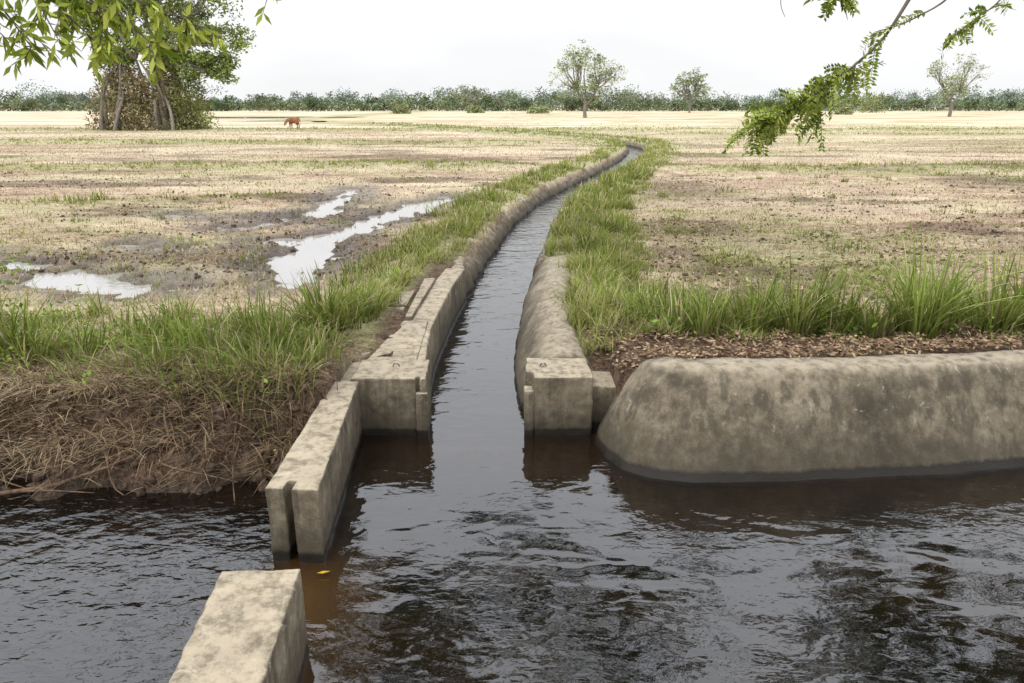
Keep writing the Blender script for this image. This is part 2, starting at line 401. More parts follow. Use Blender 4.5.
def pB(y):
    t=float(ss(11,14,y));q=float(ss(18,34,y))
    return [(-.42,-.5),(-.45-.02*t,0),(-.47-.10*t,.22-.03*q),(-.50-.24*t+.06*q,.42-.04*t-.10*q),(-.56-.26*t+.10*q,.47-.03*t-.12*q),(-.78-.14*t+.14*q,.50-.05*t-.14*q),(-.95-.14*t+.16*q,.1)]
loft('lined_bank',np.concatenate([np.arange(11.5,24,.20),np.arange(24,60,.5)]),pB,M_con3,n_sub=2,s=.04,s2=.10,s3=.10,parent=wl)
prism('side_slab',[(-1.48,7.0),(-.96,7.0),(-1.0,8.5),(-1.30,8.5)],.1,.545,parent=wl)
prism('side_slab',[(-1.80,6.55),(-1.53,6.55),(-1.40,8.55),(-1.36,10.2),(-1.58,10.2),(-1.70,8.5)],.1,.50,mat=M_con2,parent=wl,vox=.02)
prism('side_slab',[(-1.30,8.55),(-1.20,8.55),(-1.12,10.6),(-1.28,10.6)],.1,.58,mat=M_con2,parent=wl,vox=.02)
wr=empty('channel_wall')
def pC(y):
    a=float(ss(6.9,8.0,y));e=float(ss(10.6,12.6,y))
    return [(.42,-.5),(.47,-.02),(.50+.03*a,.18),(.56+.07*a,.36-.04*e),(.66+.12*a,.52-.08*e),(.80+.12*a,.60-.14*e),(.98+.12*a,.62-.16*e),(1.22,.55-.2*e),(1.4,.1)]
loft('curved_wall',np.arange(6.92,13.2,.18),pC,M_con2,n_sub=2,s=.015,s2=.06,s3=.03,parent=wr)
def pD(y):
    q=float(ss(16,30,y));return [(.43,-.5),(.47,0),(.52,.16),(.60,.30-.12*q),(.68,.32-.14*q),(.8,.1)]
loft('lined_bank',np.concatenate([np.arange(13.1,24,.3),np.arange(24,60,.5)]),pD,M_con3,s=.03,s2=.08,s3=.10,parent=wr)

def bund():
    base=[(1.0,6.98),(.80,6.6),(.745,6.28),(.80,5.98),(.93,5.75),(1.15,5.58),(1.5,5.5),(2.1,5.51),(2.9,5.58),(3.7,5.67),(4.5,5.8),(6,5.97),(8,6.2),(12,6.7),(18,7.4),(25,8.2),(50,11)]
    top=[(1.45,7.0),(1.34,6.75),(1.28,6.5),(1.27,6.36),(1.31,6.25),(1.42,6.17),(1.7,6.11),(2.2,6.10),(2.95,6.15),(3.75,6.24),(4.55,6.35),(6.05,6.52),(8.05,6.76),(12.05,7.26),(18.05,7.96),(25,8.8),(50,11.6)]
    tz=[.58,.68,.74,.79,.81,.83,.84,.84,.83,.82,.81,.81,.81,.81,.81,.81,.81]
    R=[]
    t=np.arange(len(base));tt=np.concatenate([np.arange(0,10,.25),np.arange(10,16.01,.2)])
    f=lambda a:np.interp(tt,t,a)
    bx,by=f([p[0] for p in base]),f([p[1] for p in base]);tx,ty=f([p[0] for p in top]),f([p[1] for p in top]);z=f(tz)
    for i in range(len(tt)):
        dx,dy=tx[i]-bx[i],ty[i]-by[i];L=math.hypot(dx,dy);ux,uy=dx/L,dy/L
        q=[(-.18,-.5),(0,0),(.18*L,.24*z[i]),(.38*L,.50*z[i]),(.58*L,.75*z[i]),(.76*L,.93*z[i]),(.86*L,.985*z[i]),(L*.98,z[i]),(L+.22,z[i]*1.0),(L+.36,z[i]*.9),(L+.45,.1)]
        R.append([(bx[i]+ux*a,by[i]+uy*a,c) for a,c in q])
    k=len(R[0]);V=[p for r in R for p in r];F=[(i*k+j,(i+1)*k+j,(i+1)*k+j+1,i*k+j+1) for i in range(len(R)-1) for j in range(k-1)]
    me=bpy.data.meshes.new('concrete_embankment');me.from_pydata(V,[],F)
    bm=bmesh.new();bm.from_mesh(me);bmesh.ops.recalc_face_normals(bm,faces=bm.faces);bm.to_mesh(me);bm.free()
    for p in me.polygons:p.use_smooth=True
    me.materials.append(M_con2);o=bpy.data.objects.new('concrete_embankment',me);col.objects.link(o)
    m=o.modifiers.new('s','SUBSURF');m.levels=2;m.render_levels=2
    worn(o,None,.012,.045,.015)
bund()

# ---------------------------------------------------------------- grass
def pal(N,a,b,j=.25):
    t=rng.uniform(0,1,(N,1));c=np.array(a)*(1-t)+np.array(b)*t
    return c*rng.uniform(1-j,1+j,(N,1))
def persp(N,y0,y1,k=.85):
    y=y0*np.exp(rng.uniform(0,1,N)*np.log(y1/y0));x=y*rng.uniform(-k,k,N);return x,y
GA=(.17,.23,.04);GB=(.40,.43,.13);SA=(.38,.295,.18);SB=(.68,.57,.39)
x,y=persp(420000,5.7,110)
gm=G(x,y);d=cd(x,y);keep=rng.uniform(0,1,len(x))<gm**1.6*np.where((np.abs(d)<4)|(bundmask(x,y)>.4),1.,.5)*(.25+1.1*ss(.38,.6,fbm(x*2.2,y*1.6,52)))
keep&=(np.abs(d)>.68+.46*(y<13)*(d>0)+.46*(y<12)*(d<0))&((pudd(x,y)<-.05)|(y<9.5))&((y>6.9)|(x<-1.7)|(x>1.5))
keep&=~((x<-.9)&(x>-1.85)&(y<8.6))
x,y=x[keep],y[keep];z=H(x,y);k2=z>.12;x,y,z=x[k2],y[k2],z[k2];N=len(x)
st=np.maximum(ss(3,1.5,np.abs(cd(x,y))),.6*np.clip(bundmask(x,y),0,1));hn=.35+3.4*fbm(x*1.7,y*1.2,53)**1.7
h=(.07+.19*st*rng.uniform(.4,1,N))*rng.uniform(.6,1.5,N)*hn*.78;w=.006+.0011*y
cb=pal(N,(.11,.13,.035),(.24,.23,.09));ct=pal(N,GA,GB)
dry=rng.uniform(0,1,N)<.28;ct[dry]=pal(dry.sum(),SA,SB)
tone=(.5+.85*fbm(x*.9,y*.7,51))[:,None];ct*=tone
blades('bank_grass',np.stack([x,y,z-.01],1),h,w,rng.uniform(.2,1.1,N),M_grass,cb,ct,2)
# stubble
x,y=persp(250000,8.3,90)
d=cd(x,y);row=.5+.5*np.sin((x*.25+y)*2*np.pi/.33+3*fbm(x*.5,y*.5,66))
keep=(np.abs(d)>1.4)&(pudd(x,y)<-.1)&(rng.uniform(0,1,len(x))<(1-.7*G(x,y))*ss(.32,.56,fbm(x*.6,y*1.4,61)+.08)*np.where(y<30,.2+.8*row,1))
x,y=x[keep],y[keep];z=H(x,y);N=len(x)
h=rng.uniform(.04,.14,N);w=.006+.0008*y
blades('field_stubble',np.stack([x,y,z-.01],1),h,w,rng.uniform(.1,1.4,N),M_straw,pal(N,(.15,.10,.06),(.29,.205,.125)),pal(N,SA,SB)*(.7+.5*fbm(x*.3,y*.5,67))[:,None],1)
def tufts(name,cent,mat=M_grass,ga=(.10,.17,.027),gb=(.33,.41,.10),segs=4,dryf=.19):
    P=[];h=[];w=[];l=[];yaw=[];tn=[]
    for (tx,ty,hh,n,r) in cent:
        a=rng.uniform(0,2*np.pi,n);rr=r*np.sqrt(rng.uniform(0,1,n))
        px=tx+rr*np.cos(a);py=ty+rr*np.sin(a)
        P.append(np.stack([px,py,H(px,py)-.02],1));h.append(hh*rng.uniform(.35,1.05,n));w.append(rng.uniform(.006,.012,n)+.011*hh*rng.uniform(.5,1.2,n)+.0004*ty)
        l.append(rng.uniform(.08,.95,n));yaw.append(a+rng.normal(0,.7,n));tn.append(np.full(n,rng.uniform(.6,1.2)))
    P=np.concatenate(P);h=np.concatenate(h);N=len(P)
    ct=pal(N,ga,gb,.3);dr=rng.uniform(0,1,N)<dryf;ct[dr]=pal(dr.sum(),SA,SB);ct*=np.concatenate(tn)[:,None]
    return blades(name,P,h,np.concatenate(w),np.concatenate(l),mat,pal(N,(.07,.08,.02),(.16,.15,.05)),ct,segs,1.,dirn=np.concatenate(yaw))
R=lambda a,b:float(rng.uniform(a,b))
cen=[]
for i in range(110):
    xx=R(1.5,9);cen.append((xx,R(7.2,8.8)+.12*max(0,xx-3),R(.2,.65),int(R(20,60)),R(.1,.3)))
for xx,yy,hh in [(4.2,7.35,1.3),(4.45,7.5,1.1),(3.1,7.5,.9),(2.2,7.5,.75),(2.7,7.7,.85),(3.55,7.7,.95),(5.2,7.6,1.1),(5.6,7.8,1.0),(1.75,7.5,.6),(1.95,7.8,.7),(4.9,8.1,.8),(3.8,7.4,.8),(2.0,7.3,.7),(1.6,7.8,.55),(2.9,7.4,.8),(6.2,7.9,1.0),(2.45,7.35,.7),(1.45,8.2,.5)]:
    cen.append((xx,yy,hh,85,.18))
for i in range(110):
    yy=R(7.9,30);cen.append((float(cx(yy))+R(1.0,2.4),yy,R(.25,.6),int(R(30,60)),R(.1,.3)))
for i in range(70):
    yy=R(9,38);cen.append((float(cx(yy))+R(2.5,.8*yy),yy,R(.12,.32),int(R(12,35)),R(.1,.35)))
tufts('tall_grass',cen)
cen=[]
for xx,yy,hh,n in [(-2.05,8.0,.9,160),(-1.85,8.5,.75,110),(-2.25,8.3,.8,120),(-2.5,7.2,.8,120),(-2.75,7.6,.75,100),(-3.0,7.0,.65,110),(-3.5,7.2,.55,90),(-5.0,6.9,.9,140),(-4.7,6.8,.8,110),(-5.4,7.2,.95,130),(-4.3,7.0,.6,70),(-2.2,6.9,.6,90),(-6.2,7.3,.8,120),(-2.3,6.4,.5,90),(-1.9,6.7,.45,80),(-2.6,6.3,.5,70),(-3.4,6.5,.5,80),(-2.0,6.2,.4,60),(-2.3,6.0,.4,60),(-1.95,5.9,.35,50),(-2.9,6.2,.35,50),(-4.0,6.5,.4,60)]:
    cen.append((xx,yy,hh,n,.25))
for i in range(110): cen.append((R(-9,-1.9),R(6.2,9.0),R(.2,.55),int(R(15,45)),R(.1,.3)))
for i in range(80):
    yy=R(9,32);cen.append((float(cx(yy))-R(1.15,2.3),yy,R(.2,.48),int(R(30,60)),R(.12,.3)))
for i in range(60):
    yy=R(9.5,38);cen.append((-R(3,.75*yy),yy,R(.10,.24),int(R(12,30)),R(.1,.35)))
cen=[c for c in cen if float(pudd(c[0],c[1]))<-.1 or c[1]<9.5]
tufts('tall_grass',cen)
def weeds(name,cent):
    Vs=[];Fs=[];C=[];n0=0
    for (tx,ty,hh,n) in cent:
        z0=float(H(tx,ty));zz=rng.uniform(.1,1,n)*hh
        P=np.stack([tx+rng.normal(0,.07,n),ty+rng.normal(0,.07,n),z0+zz],1)
        D=rdir(n,.5);Nn=rdir(n);Nn[:,2]=np.abs(Nn[:,2])+1
        V,F=leafquads(P,D,Nn,rng.uniform(.04,.09,n),rng.uniform(.02,.04,n));Vs.append(V);Fs.append(F+n0);n0+=len(V)
        C.append(np.repeat(pal(n,(.07,.13,.02),(.22,.30,.06)),4,0))
    return mesh_np(name,np.concatenate(Vs),np.concatenate(Fs),None,M_leaf,np.concatenate(C))
weeds('broadleaf_weeds',[(R(-6,-1.8),R(5.9,8.6),R(.1,.35),int(R(10,30))) for _ in range(80)]+[(R(1.4,7),R(7.1,8.0),R(.1,.35),int(R(10,26))) for _ in range(40)]+[(-4.75,6.9,1.05,60),(-4.95,7.0,.95,60),(-5.1,7.1,1.1,50),(-5.0,8.2,.5,30)])
N=20000;x=rng.uniform(-9,-1.72,N);y=5.34+rng.uniform(0,1,N)**.85*1.6
kk=(fbm(x*1.3,y*1.3,71)>.39+.05*ss(-4.2,-3.0,x))&(rng.uniform(0,1,N)<1-.35*ss(-4.4,-3.2,x));x,y=x[kk],y[kk];z=H(x,y);kk=z>.02;x,y,z=x[kk],y[kk],z[kk];N=len(x)
lt=ss(-2.6,-4.5,x)[:,None]
blades('dead_bank_grass',np.stack([x,y,z],1),rng.uniform(.12,.38,N),rng.uniform(.004,.010,N),rng.uniform(.5,1.8,N),M_straw,pal(N,(.08,.05,.028),(.20,.135,.08)),pal(N,(.12,.085,.05),(.30,.22,.13))*(1-lt)+pal(N,(.25,.18,.10),(.52,.41,.26))*lt,3,1.1,dirn=rng.normal(-1.57,1.0,N))
T=Tubes()
for i in range(260):
    xx=R(-8,-1.75);yy=R(5.6,6.6);n=9;pp=[];dx=R(-.05,.05)
    for j in range(n):
        xx+=dx+R(-.025,.025);yy-=R(.02,.07);pp.append((xx,yy,max(float(H(xx,yy))+R(.0,.07),-.02)))
    T.add(pp,np.linspace(R(.004,.011),.002,n),5)
T.obj('bank_roots',M_root)
T=Tubes();T.add([(-4.9,5.1,.02),(-4.2,5.2,.05),(-3.7,5.28,.09),(-3.3,5.38,.20),(-3.05,5.42,.30)],[.022,.02,.017,.012,.007],7);T.add([(-3.9,5.24,.07),(-3.65,5.2,.10),(-3.3,5.2,.08)],[.01,.008,.004],6)
for (a,bb) in [((-4.6,5.6,.2),(-3.9,5.3,.06)),((-5.4,5.9,.45),(-4.6,5.4,.15)),((-3.0,5.9,.5),(-2.7,5.35,.05)),((-2.3,5.8,.45),(-2.2,5.2,.0)),((-2.9,5.5,.2),(-2.2,5.3,.12)),((-3.6,5.7,.4),(-3.1,5.25,.03))]: T.add(curve(a,bb,7,.08),np.linspace(.012,.005,7),6)
T.obj('fallen_branch',M_root)
def clods(name,N,fx,fy,smin,smax,mat):
    bm=bmesh.new();bmesh.ops.create_icosphere(bm,subdivisions=1,radius=1);v0=np.array([v.co[:] for v in bm.verts]);f0=np.array([[v.index for v in f.verts] for f in bm.faces]);bm.free()
    x=fx(N);y=fy(N);z=H(x,y)-.005;s=smin+(smax-smin)*rng.uniform(0,1,N)**3
    V=(v0[None]*rng.uniform(.5,1.4,(N,len(v0),1))*s[:,None,None]*rng.uniform(.6,1.3,(N,1,3)))+np.stack([x,y,z],1)[:,None]
    F=f0[None]+(np.arange(N)*len(v0))[:,None,None]
    return mesh_np(name,V.reshape(-1,3),None,F.reshape(-1,3),mat,smooth=False)
m,nt,out=newmat('soil_clod');b=NB(nt);pos=b.n('ShaderNodeNewGeometry').outputs['Position'];nn=b.noise(pos,9,4,.7)
b.bsdf(out,b.ramp(nn,[(.35,(.03,.02,.013)),(.65,(.13,.09,.06))]),.95,b.bump(nn,.6,.03),.2);M_clod=m
clods('soil_clods',3000,lambda n:rng.uniform(-7,-1.72,n),lambda n:rng.uniform(5.3,6.7,n),.006,.065,M_clod)
x,y=persp(26000,8.5,34);kk=(np.abs(cd(x,y))>1.6)&(pudd(x,y)<-.1)&(fbm(x*.30,y*.55,41)+.25*fbm(x*2,y*2,44)>.62);xc,yc=x[kk],y[kk]
clods('field_clods',len(xc),lambda n:xc,lambda n:yc,.012,.05,M_clod)
# leaf litter
N=9500;x=rng.uniform(.8,9,N);y=np.interp(x,BX,BY)+.76+rng.uniform(0,1,N)**1.3*1.2
x=np.concatenate([x,rng.uniform(.85,1.6,900),rng.uniform(-7,-1.7,2600)]);y=np.concatenate([y,rng.uniform(7.0,8.2,900),rng.uniform(5.5,7.6,2600)])
N=len(x);z=H(x,y)
z=np.where((x>1.2)&(y<np.interp(x,BX,BY)+1.05),np.maximum(z,.83),z)
P=np.stack([x,y,z+rng.uniform(0.005,.04,N)],1);Nn=rdir(N)*.8;Nn[:,2]+=1
V,F=leafquads(P,rdir(N,.25),Nn,rng.uniform(.03,.09,N),rng.uniform(.010,.032,N))
mesh_np('leaf_litter',V,F,None,M_straw,np.repeat(pal(N,(.07,.04,.023),(.33,.23,.145),.35),4,0))
x,y=persp(14000,8,28);kk=(cd(x,y)>1.8);x,y=x[kk],y[kk];N=len(x);P=np.stack([x,y,H(x,y)+rng.uniform(.01,.05,N)],1);Nn=rdir(N)*.7;Nn[:,2]+=1
V,F=leafquads(P,rdir(N,.25),Nn,rng.uniform(.05,.12,N),rng.uniform(.02,.05,N))
mesh_np('field_leaf_litter',V,F,None,M_straw,np.repeat(pal(N,(.14,.08,.05),(.44,.32,.20),.3),4,0))
P=np.array([[-1.30,4.22,.03]]);V,F=leafquads(P,np.array([[1.,.2,.05]]),np.array([[0,0,1.]]),np.array([.09]),np.array([.03]))
mesh_np('fallen_leaf',V,F,None,M_leaf,np.repeat([[.5,.33,.03]],4,0))

# ---------------------------------------------------------------- trees
def tree(name,base,blobs,n_cl,n_leaf,ls,ca,cb_,trunks,bark=M_bark,cr=.35,mat=M_leaf,twig=.03,zs=.8):
    E=empty(name,base);T=Tubes()
    for pts,rads in trunks: T.add(pts,rads,9)
    tops=[np.array(t[0][-1],float) for t in trunks]
    Vs=[];Fs=[];Cs=[];n0=0
    for (bx,by,bz,r) in blobs:
        c=np.array([bx,by,bz],float)
        t0=min(tops,key=lambda q:np.linalg.norm(q-c))
        path=curve(t0,c,7,.09);T.add(path,np.linspace(twig*4.5,twig*1.4,7),6)
        for i in range(n_cl):
            u=rdir(1,zs)[0]*r*(rng.uniform(.35,1)**.6);cc=c+u
            s=path[rng.integers(2,7)]
            T.add(curve(s,cc,4,.08),np.linspace(twig,twig*.3,4),4)
            n=int(n_leaf*rng.uniform(.4,1.5));rr=r*cr*rng.uniform(.6,1.3)
            P=cc+ball(n)*rr*1.25*np.array([1,1,.65])
            V,F=leafquads(P,rdir(n,.6),rdir(n),rng.uniform(.6,1.3,n)*ls,rng.uniform(.35,.7,n)*ls)
            Vs.append(V);Fs.append(F+n0);n0+=len(V)
            tc=rng.uniform(.65,1.25);Cs.append(np.repeat(pal(n,ca,cb_,.2)*tc,4,0))
    T.obj('trunk',bark,E)
    mesh_np('foliage',np.concatenate(Vs),np.concatenate(Fs),None,mat,np.concatenate(Cs),parent=E)
    return E
gz=float(H(-38,80))
tr=[]
for i in range(14):
    a=R(-4.6,4.2);tr.append((curve((a,R(-2.6,-.5),-.2),(a*.6+R(-.6,.6),R(-2.,.5),R(4,7.5)),7,.07),np.linspace(R(.16,.34),.1,7)))
tr.append((curve((.8,-1,-.2),(2.2,0,7.5),7,.04),np.linspace(.6,.3,7)))
bl=[(1.5,0,8.5,2.6),(4.5,.5,9,2.8),(7.2,0,12,2.8),(3,1,12.5,3.),(0,0,12,2.6),(8.8,0,8.8,2.2),(-2.5,0,14,2.6),(3.5,0,16,3),(0,1,16.5,3),(-2.6,0,8.0,1.9),(8,0,15.5,2.8),(5.6,-.5,6.4,2.0),(-4.6,0,11,1.6),(8.0,0,6.0,1.4),(-5.5,0,15,2.4)]
tree('vine_covered_tree',(-38.5,82,gz),bl,18,100,.38,(.12,.17,.045),(.34,.40,.14),tr,M_pbark,.42,twig=.05)
def thicket(name,base,N,rx,ry,hh,ls,ca,cb_,mat=M_leaf,power=1.1):
    a=rng.uniform(0,2*np.pi,N);r=np.sqrt(rng.uniform(.1,1,N));zz=rng.uniform(0,1,N)**power
    f=(1-.35*zz)*(.6+.8*fbm(np.cos(a)*2.8+4,np.sin(a)*2.8+zz*4,81))
    P=np.stack([base[0]+rx*r*f*np.cos(a),base[1]+ry*r*f*np.sin(a),base[2]+zz*hh*(.35+1.1*fbm(np.cos(a)*3+9,np.sin(a)*3,83))],1)
    V,F=leafquads(P,rdir(N),rdir(N),rng.uniform(.6,1.4,N)*ls,rng.uniform(.2,.6,N)*ls)
    tc=.4+1.2*fbm(P[:,0]*.8,P[:,2]*.8+P[:,1]*.5,85)
    return mesh_np(name,V,F,None,mat,np.repeat(pal(N,ca,cb_)*tc[:,None],4,0))
thicket('base_thicket',(-38.9,82,gz),9500,6.2,2.6,8.0,.40,(.20,.15,.09),(.33,.29,.16),power=1.1)
thicket('base_thicket',(-34.5,82.5,gz),3200,2.6,2.4,8.0,.4,(.14,.16,.06),(.31,.34,.13))
def place(name,xx,yy,hgt,rad,nb,ncl,nl,ls,ca,cb_,bark,r,z0f=.35,twig=.06):
    bl=[];us=np.linspace(-1,1,nb);rng.shuffle(us)
    for i in range(nb):
        zf=z0f+(.93-z0f)*((i+.5)/nb);wz=math.sin(math.pi*min(1,max(.12,(zf-z0f*.6)/(1.05-z0f*.6))))**.6
        bl.append((us[i]*rad*wz,R(-.6,.6)*rad*wz,hgt*zf,r*R(.7,1.2)))
    return tree(name,(xx,yy,float(H(xx,yy))),bl,ncl,nl,ls,ca,cb_,[(curve((0,0,-.3),(R(-.4,.4),0,hgt*.24),6,.03),np.linspace(.42,.30,6))]+[(curve((0,0,hgt*.18),(q*rad,R(-.2,.2)*rad,hgt*.42),6,.06),np.linspace(.26,.14,6)) for q in (-.35,0,.35)],bark,.42,M_far,twig)
place('kapok_tree',15.2,160,14.0,5.8,26,10,16,.45,(.20,.25,.11),(.37,.42,.21),M_pbark,1.9,.30,.035)
place('field_tree',60,262,13.0,5.6,14,9,18,.7,(.17,.21,.11),(.29,.33,.17),M_pbark,2.1,.40,.06)
place('field_tree',99,175,12.8,5.0,18,9,17,.45,(.24,.28,.16),(.40,.43,.26),M_pbark,1.9,.32,.035)
place('field_tree',-16,300,9.5,4,8,8,18,.7,(.18,.21,.12),(.28,.30,.17),M_pbark,1.8,.4,.08)

# distant tree line
Vs=[];Fs=[];Cs=[];n0=0;T=Tubes()
for i in range(760):
    xx=R(-560,560);row=rng.integers(0,3);yy=[330,365,410][row]+R(-14,14)
    hg=R(4.6,8.2)*(.65+.9*fbm(xx*.02,0.,91,3))*[.75,1,1.25][row]
    if xx>190: hg*=1.25
    if R(0,1)<.10: hg*=R(1.25,1.6)
    wd=hg*R(.6,1.1);nb=int(R(3,6));tn=R(.65,1.2);hue=R(0,1)
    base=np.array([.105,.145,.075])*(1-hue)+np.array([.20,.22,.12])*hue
    base=base*(1-.28*row)+np.array([.29,.35,.33])*.28*row  # haze painted into the leaf colour, paler and bluer with each farther row
    for j in range(nb):
        cc=np.array([xx+R(-1,1)*wd*.7,yy+R(-2,2),.4+hg*R(.2,.76)]);r=hg*R(.2,.34);n=int(R(50,80))
        P=cc+ball(n)*r*np.array([1.3,.8,.85]);P[:,2]=np.maximum(P[:,2],.5)
        V,F=leafquads(P,rdir(n),rdir(n),rng.uniform(.5,1.1,n),rng.uniform(.5,.9,n))
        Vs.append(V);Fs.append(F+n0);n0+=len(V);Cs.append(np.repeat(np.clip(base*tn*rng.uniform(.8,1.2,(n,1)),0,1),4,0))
    if row==0 and i%3==0: T.add([(xx,yy,0),(xx+R(-.5,.5),yy,hg*.6)],[.25,.15],5)
N=48000;xx=rng.uniform(-560,560,N);yy=rng.uniform(325,335,N)+rng.integers(0,3,N)*38;P=np.stack([xx,yy,.4+rng.uniform(0,1,N)**1.1*(1.8+5.5*fbm(xx*.05,yy*.1,95)**1.2)],1)
V,F=leafquads(P,rdir(N),rdir(N),rng.uniform(.7,1.4,N),rng.uniform(.5,1.0,N));Vs.append(V);Fs.append(F+n0);n0+=len(V)
Cs.append(np.repeat(pal(N,(.10,.135,.075),(.20,.225,.13))*(.7+.6*fbm(xx*.05,yy*.05,97))[:,None],4,0))
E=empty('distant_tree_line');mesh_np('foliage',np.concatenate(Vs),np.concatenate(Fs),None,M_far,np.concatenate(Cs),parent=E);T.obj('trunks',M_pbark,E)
for (bx,by,hg,rr) in [(118,255,7,5),(92,215,3,3),(-33,230,3,3),(-12,250,2.5,3),(8,240,2.2,4),(-95,210,5,6)]:
    thicket('field_bush',(bx,by,.4),900,rr,rr*.6,hg,.7,(.20,.22,.10),(.33,.35,.17),M_far)

# ---------------------------------------------------------------- overhanging trees (trunks on the near bank)
def bez(pts,n=24):
    pts=np.asarray(pts,float);t=np.linspace(0,len(pts)-1,n);i=np.clip(t.astype(int),0,len(pts)-2);f=(t-i)[:,None]
    g=lambda k:pts[np.clip(i+k,0,len(pts)-1)]
    p0,p1,p2,p3=g(-1),g(0),g(1),g(2)
    return .5*((2*p1)+(-p0+p2)*f+(2*p0-5*p1+4*p2-p3)*f**2+(-p0+3*p1-3*p2+p3)*f**3)
LP=[];LD=[];LN=[];LL=[];LW=[];LC=[]
def addleaf(P,D,Nn,L,W,C): LP.append(P);LD.append(D);LN.append(Nn);LL.append(L);LW.append(W);LC.append(C)
def pinnate(T,p,dirv,L,n):
    dirv=np.array(dirv,float);dirv/=np.linalg.norm(dirv)
    pts=[np.array(p,float)];dd=dirv.copy()
    for i in range(n):
        dd=dd+np.array([0,0,-.08]);dd/=np.linalg.norm(dd);pts.append(pts[-1]+dd*L/n)
    pts=np.array(pts);T.add(pts,np.linspace(.0022,.0010,n+1),4)
    nrm=np.cross(dd,rng.normal(size=3));nrm/=np.linalg.norm(nrm);nrm[2]=abs(nrm[2])+.4;nrm/=np.linalg.norm(nrm)
    side=np.cross(dirv,nrm);side/=np.linalg.norm(side)
    c=pal(1,(.11,.17,.02),(.38,.42,.09),.15)[0]
    for i in range(1,n+1):
        for s in (-1,1):
            D=side*s+dd*.45+rng.normal(size=3)*.2
            l=rng.uniform(.034,.050)
            addleaf(pts[i][None],D[None],(nrm+rng.normal(size=3)*.3)[None],[l],[l*.42],(c*rng.uniform(.8,1.2))[None])
def leafspray(T,p,dirv,L,n,ll=.13,ca=(.14,.20,.025),cb_=(.44,.47,.10)):
    pts=bez([p,np.array(p)+np.array(dirv)*L*.5+rng.normal(size=3)*.03,np.array(p)+np.array(dirv)*L+np.array([0,0,-.12*L])],8)
    T.add(pts,np.linspace(.005,.002,8),5)
    for i in range(n):
        q=pts[rng.integers(2,8)];D=np.array(dirv)*.6+rng.normal(size=3)*.6+np.array([0,0,-.55]);l=ll*rng.uniform(.6,1.2)
        addleaf(q[None],D[None],rdir(1),[l],[l*.27],pal(1,ca,cb_,.2))
def clump(c,r,n,ls,ca,cb_):
    n=int(n);P=np.array(c)+rng.normal(size=(n,3))*r*np.array([.6,.6,.4])
    addleaf(P,rdir(n,.6),rdir(n),rng.uniform(.6,1.2,n)*ls,rng.uniform(.4,.6,n)*ls,pal(n,ca,cb_))
def flush(parent):
    V,F=leafquads(np.concatenate(LP),np.concatenate(LD),np.concatenate(LN),np.concatenate(LL),np.concatenate(LW))
    mesh_np('foliage',V,F,None,M_leaf,np.repeat(np.concatenate(LC),4,0),parent=parent)
    for l in (LP,LD,LN,LL,LW,LC): l.clear()
E=empty('overhanging_rain_tree');T=Tubes()
T.add(bez([(6.2,-5,.3),(6.0,-4.7,3),(5.6,-4,6)]),np.linspace(.42,.28,24),12)
limb=bez([(5.6,-4,6),(5.0,0,8.2),(4.0,5,8.9),(3.2,10,9.2),(2.4,13,9.4)]);T.add(limb,np.linspace(.22,.05,24),9)
limb2=bez([(5.6,-4,6),(6.2,1,8),(6.5,6,8.6),(6.3,11,8.8)]);T.add(limb2,np.linspace(.18,.05,24),8)
limb3=bez([(5.6,-4,6),(3.5,0,8.4),(.5,5,9.2),(-2.2,10,9.3)]);T.add(limb3,np.linspace(.18,.04,24),8)
cl=[]
for ix in range(-9,16):
    for iz in range(0,8):
        xx=ix*.8+R(-.3,.3);zz=5.0+iz*.62+R(-.25,.25);yy=12.2+R(-1,1)
        gp=fbm(xx*.42+3,zz*.5,131,3)
        thr=.42 if -3<xx<1.2 else (.50 if xx<5 else .46)
        if zz<3.3+.124*yy+.35: continue
        if gp>thr: cl.append((xx,yy,zz))
for c in cl:
    src=limb if 0<c[0]<4 else (limb2 if c[0]>=4 else limb3)
    s=src[rng.integers(14,23)];T.add(curve(s,c,6,.07),np.linspace(.03,.010,6),4)
    for i in range(4):
        cc=np.array(c)+rdir(1)[0]*.55*R(.3,1);T.add(curve(c,cc,4,.1),np.linspace(.010,.004,4),4);clump(cc,.36,55,.17,(.04,.07,.015),(.12,.16,.035))
tw=bez([(4.0,5,8.9),(3.35,5.0,6.5),(2.9,4.95,4.6),(2.42,4.92,3.62),(2.22,4.85,3.34),(1.95,4.78,3.13),(1.72,4.72,2.99),(1.54,4.68,2.91)],48);T.add(tw,np.concatenate([np.linspace(.03,.009,24),np.linspace(.009,.0022,24)]),6)
for i in range(27,48):
    for q in range(3 if i>33 else 1): pinnate(T,tw[i],(R(-1,.45),R(-.6,.6),R(-.75,.4)),R(.13,.24),12)
for j in (30,32,36,40):
    e=tw[j]+np.array([R(-.36,.1),R(-.2,.2),R(-.20,.05)]);p=curve(tw[j],e,8,.06);T.add(p,np.linspace(.004,.0015,8),5)
    for i in range(2,8):
        for q in range(2): pinnate(T,p[i],(R(-1,.4),R(-.5,.5),R(-.75,.2)),R(.12,.2),10)
tw2=bez([(3.6,4.95,6.0),(3.1,5.0,4.4),(2.75,4.95,3.72),(2.45,4.9,3.50),(2.2,4.85,3.42)],26);T.add(tw2,np.linspace(.012,.002,26),5)
for i in (17,20,22,24,25): pinnate(T,tw2[i],(R(-1,.1),R(-.5,.5),R(-.6,.25)),R(.12,.18),10)
tw3=bez([(3.9,5.2,5.4),(3.4,5.1,4.2),(3.05,5.0,3.66),(2.85,4.95,3.50),(2.72,4.9,3.40)],22);T.add(tw3,np.linspace(.01,.0015,22),5)
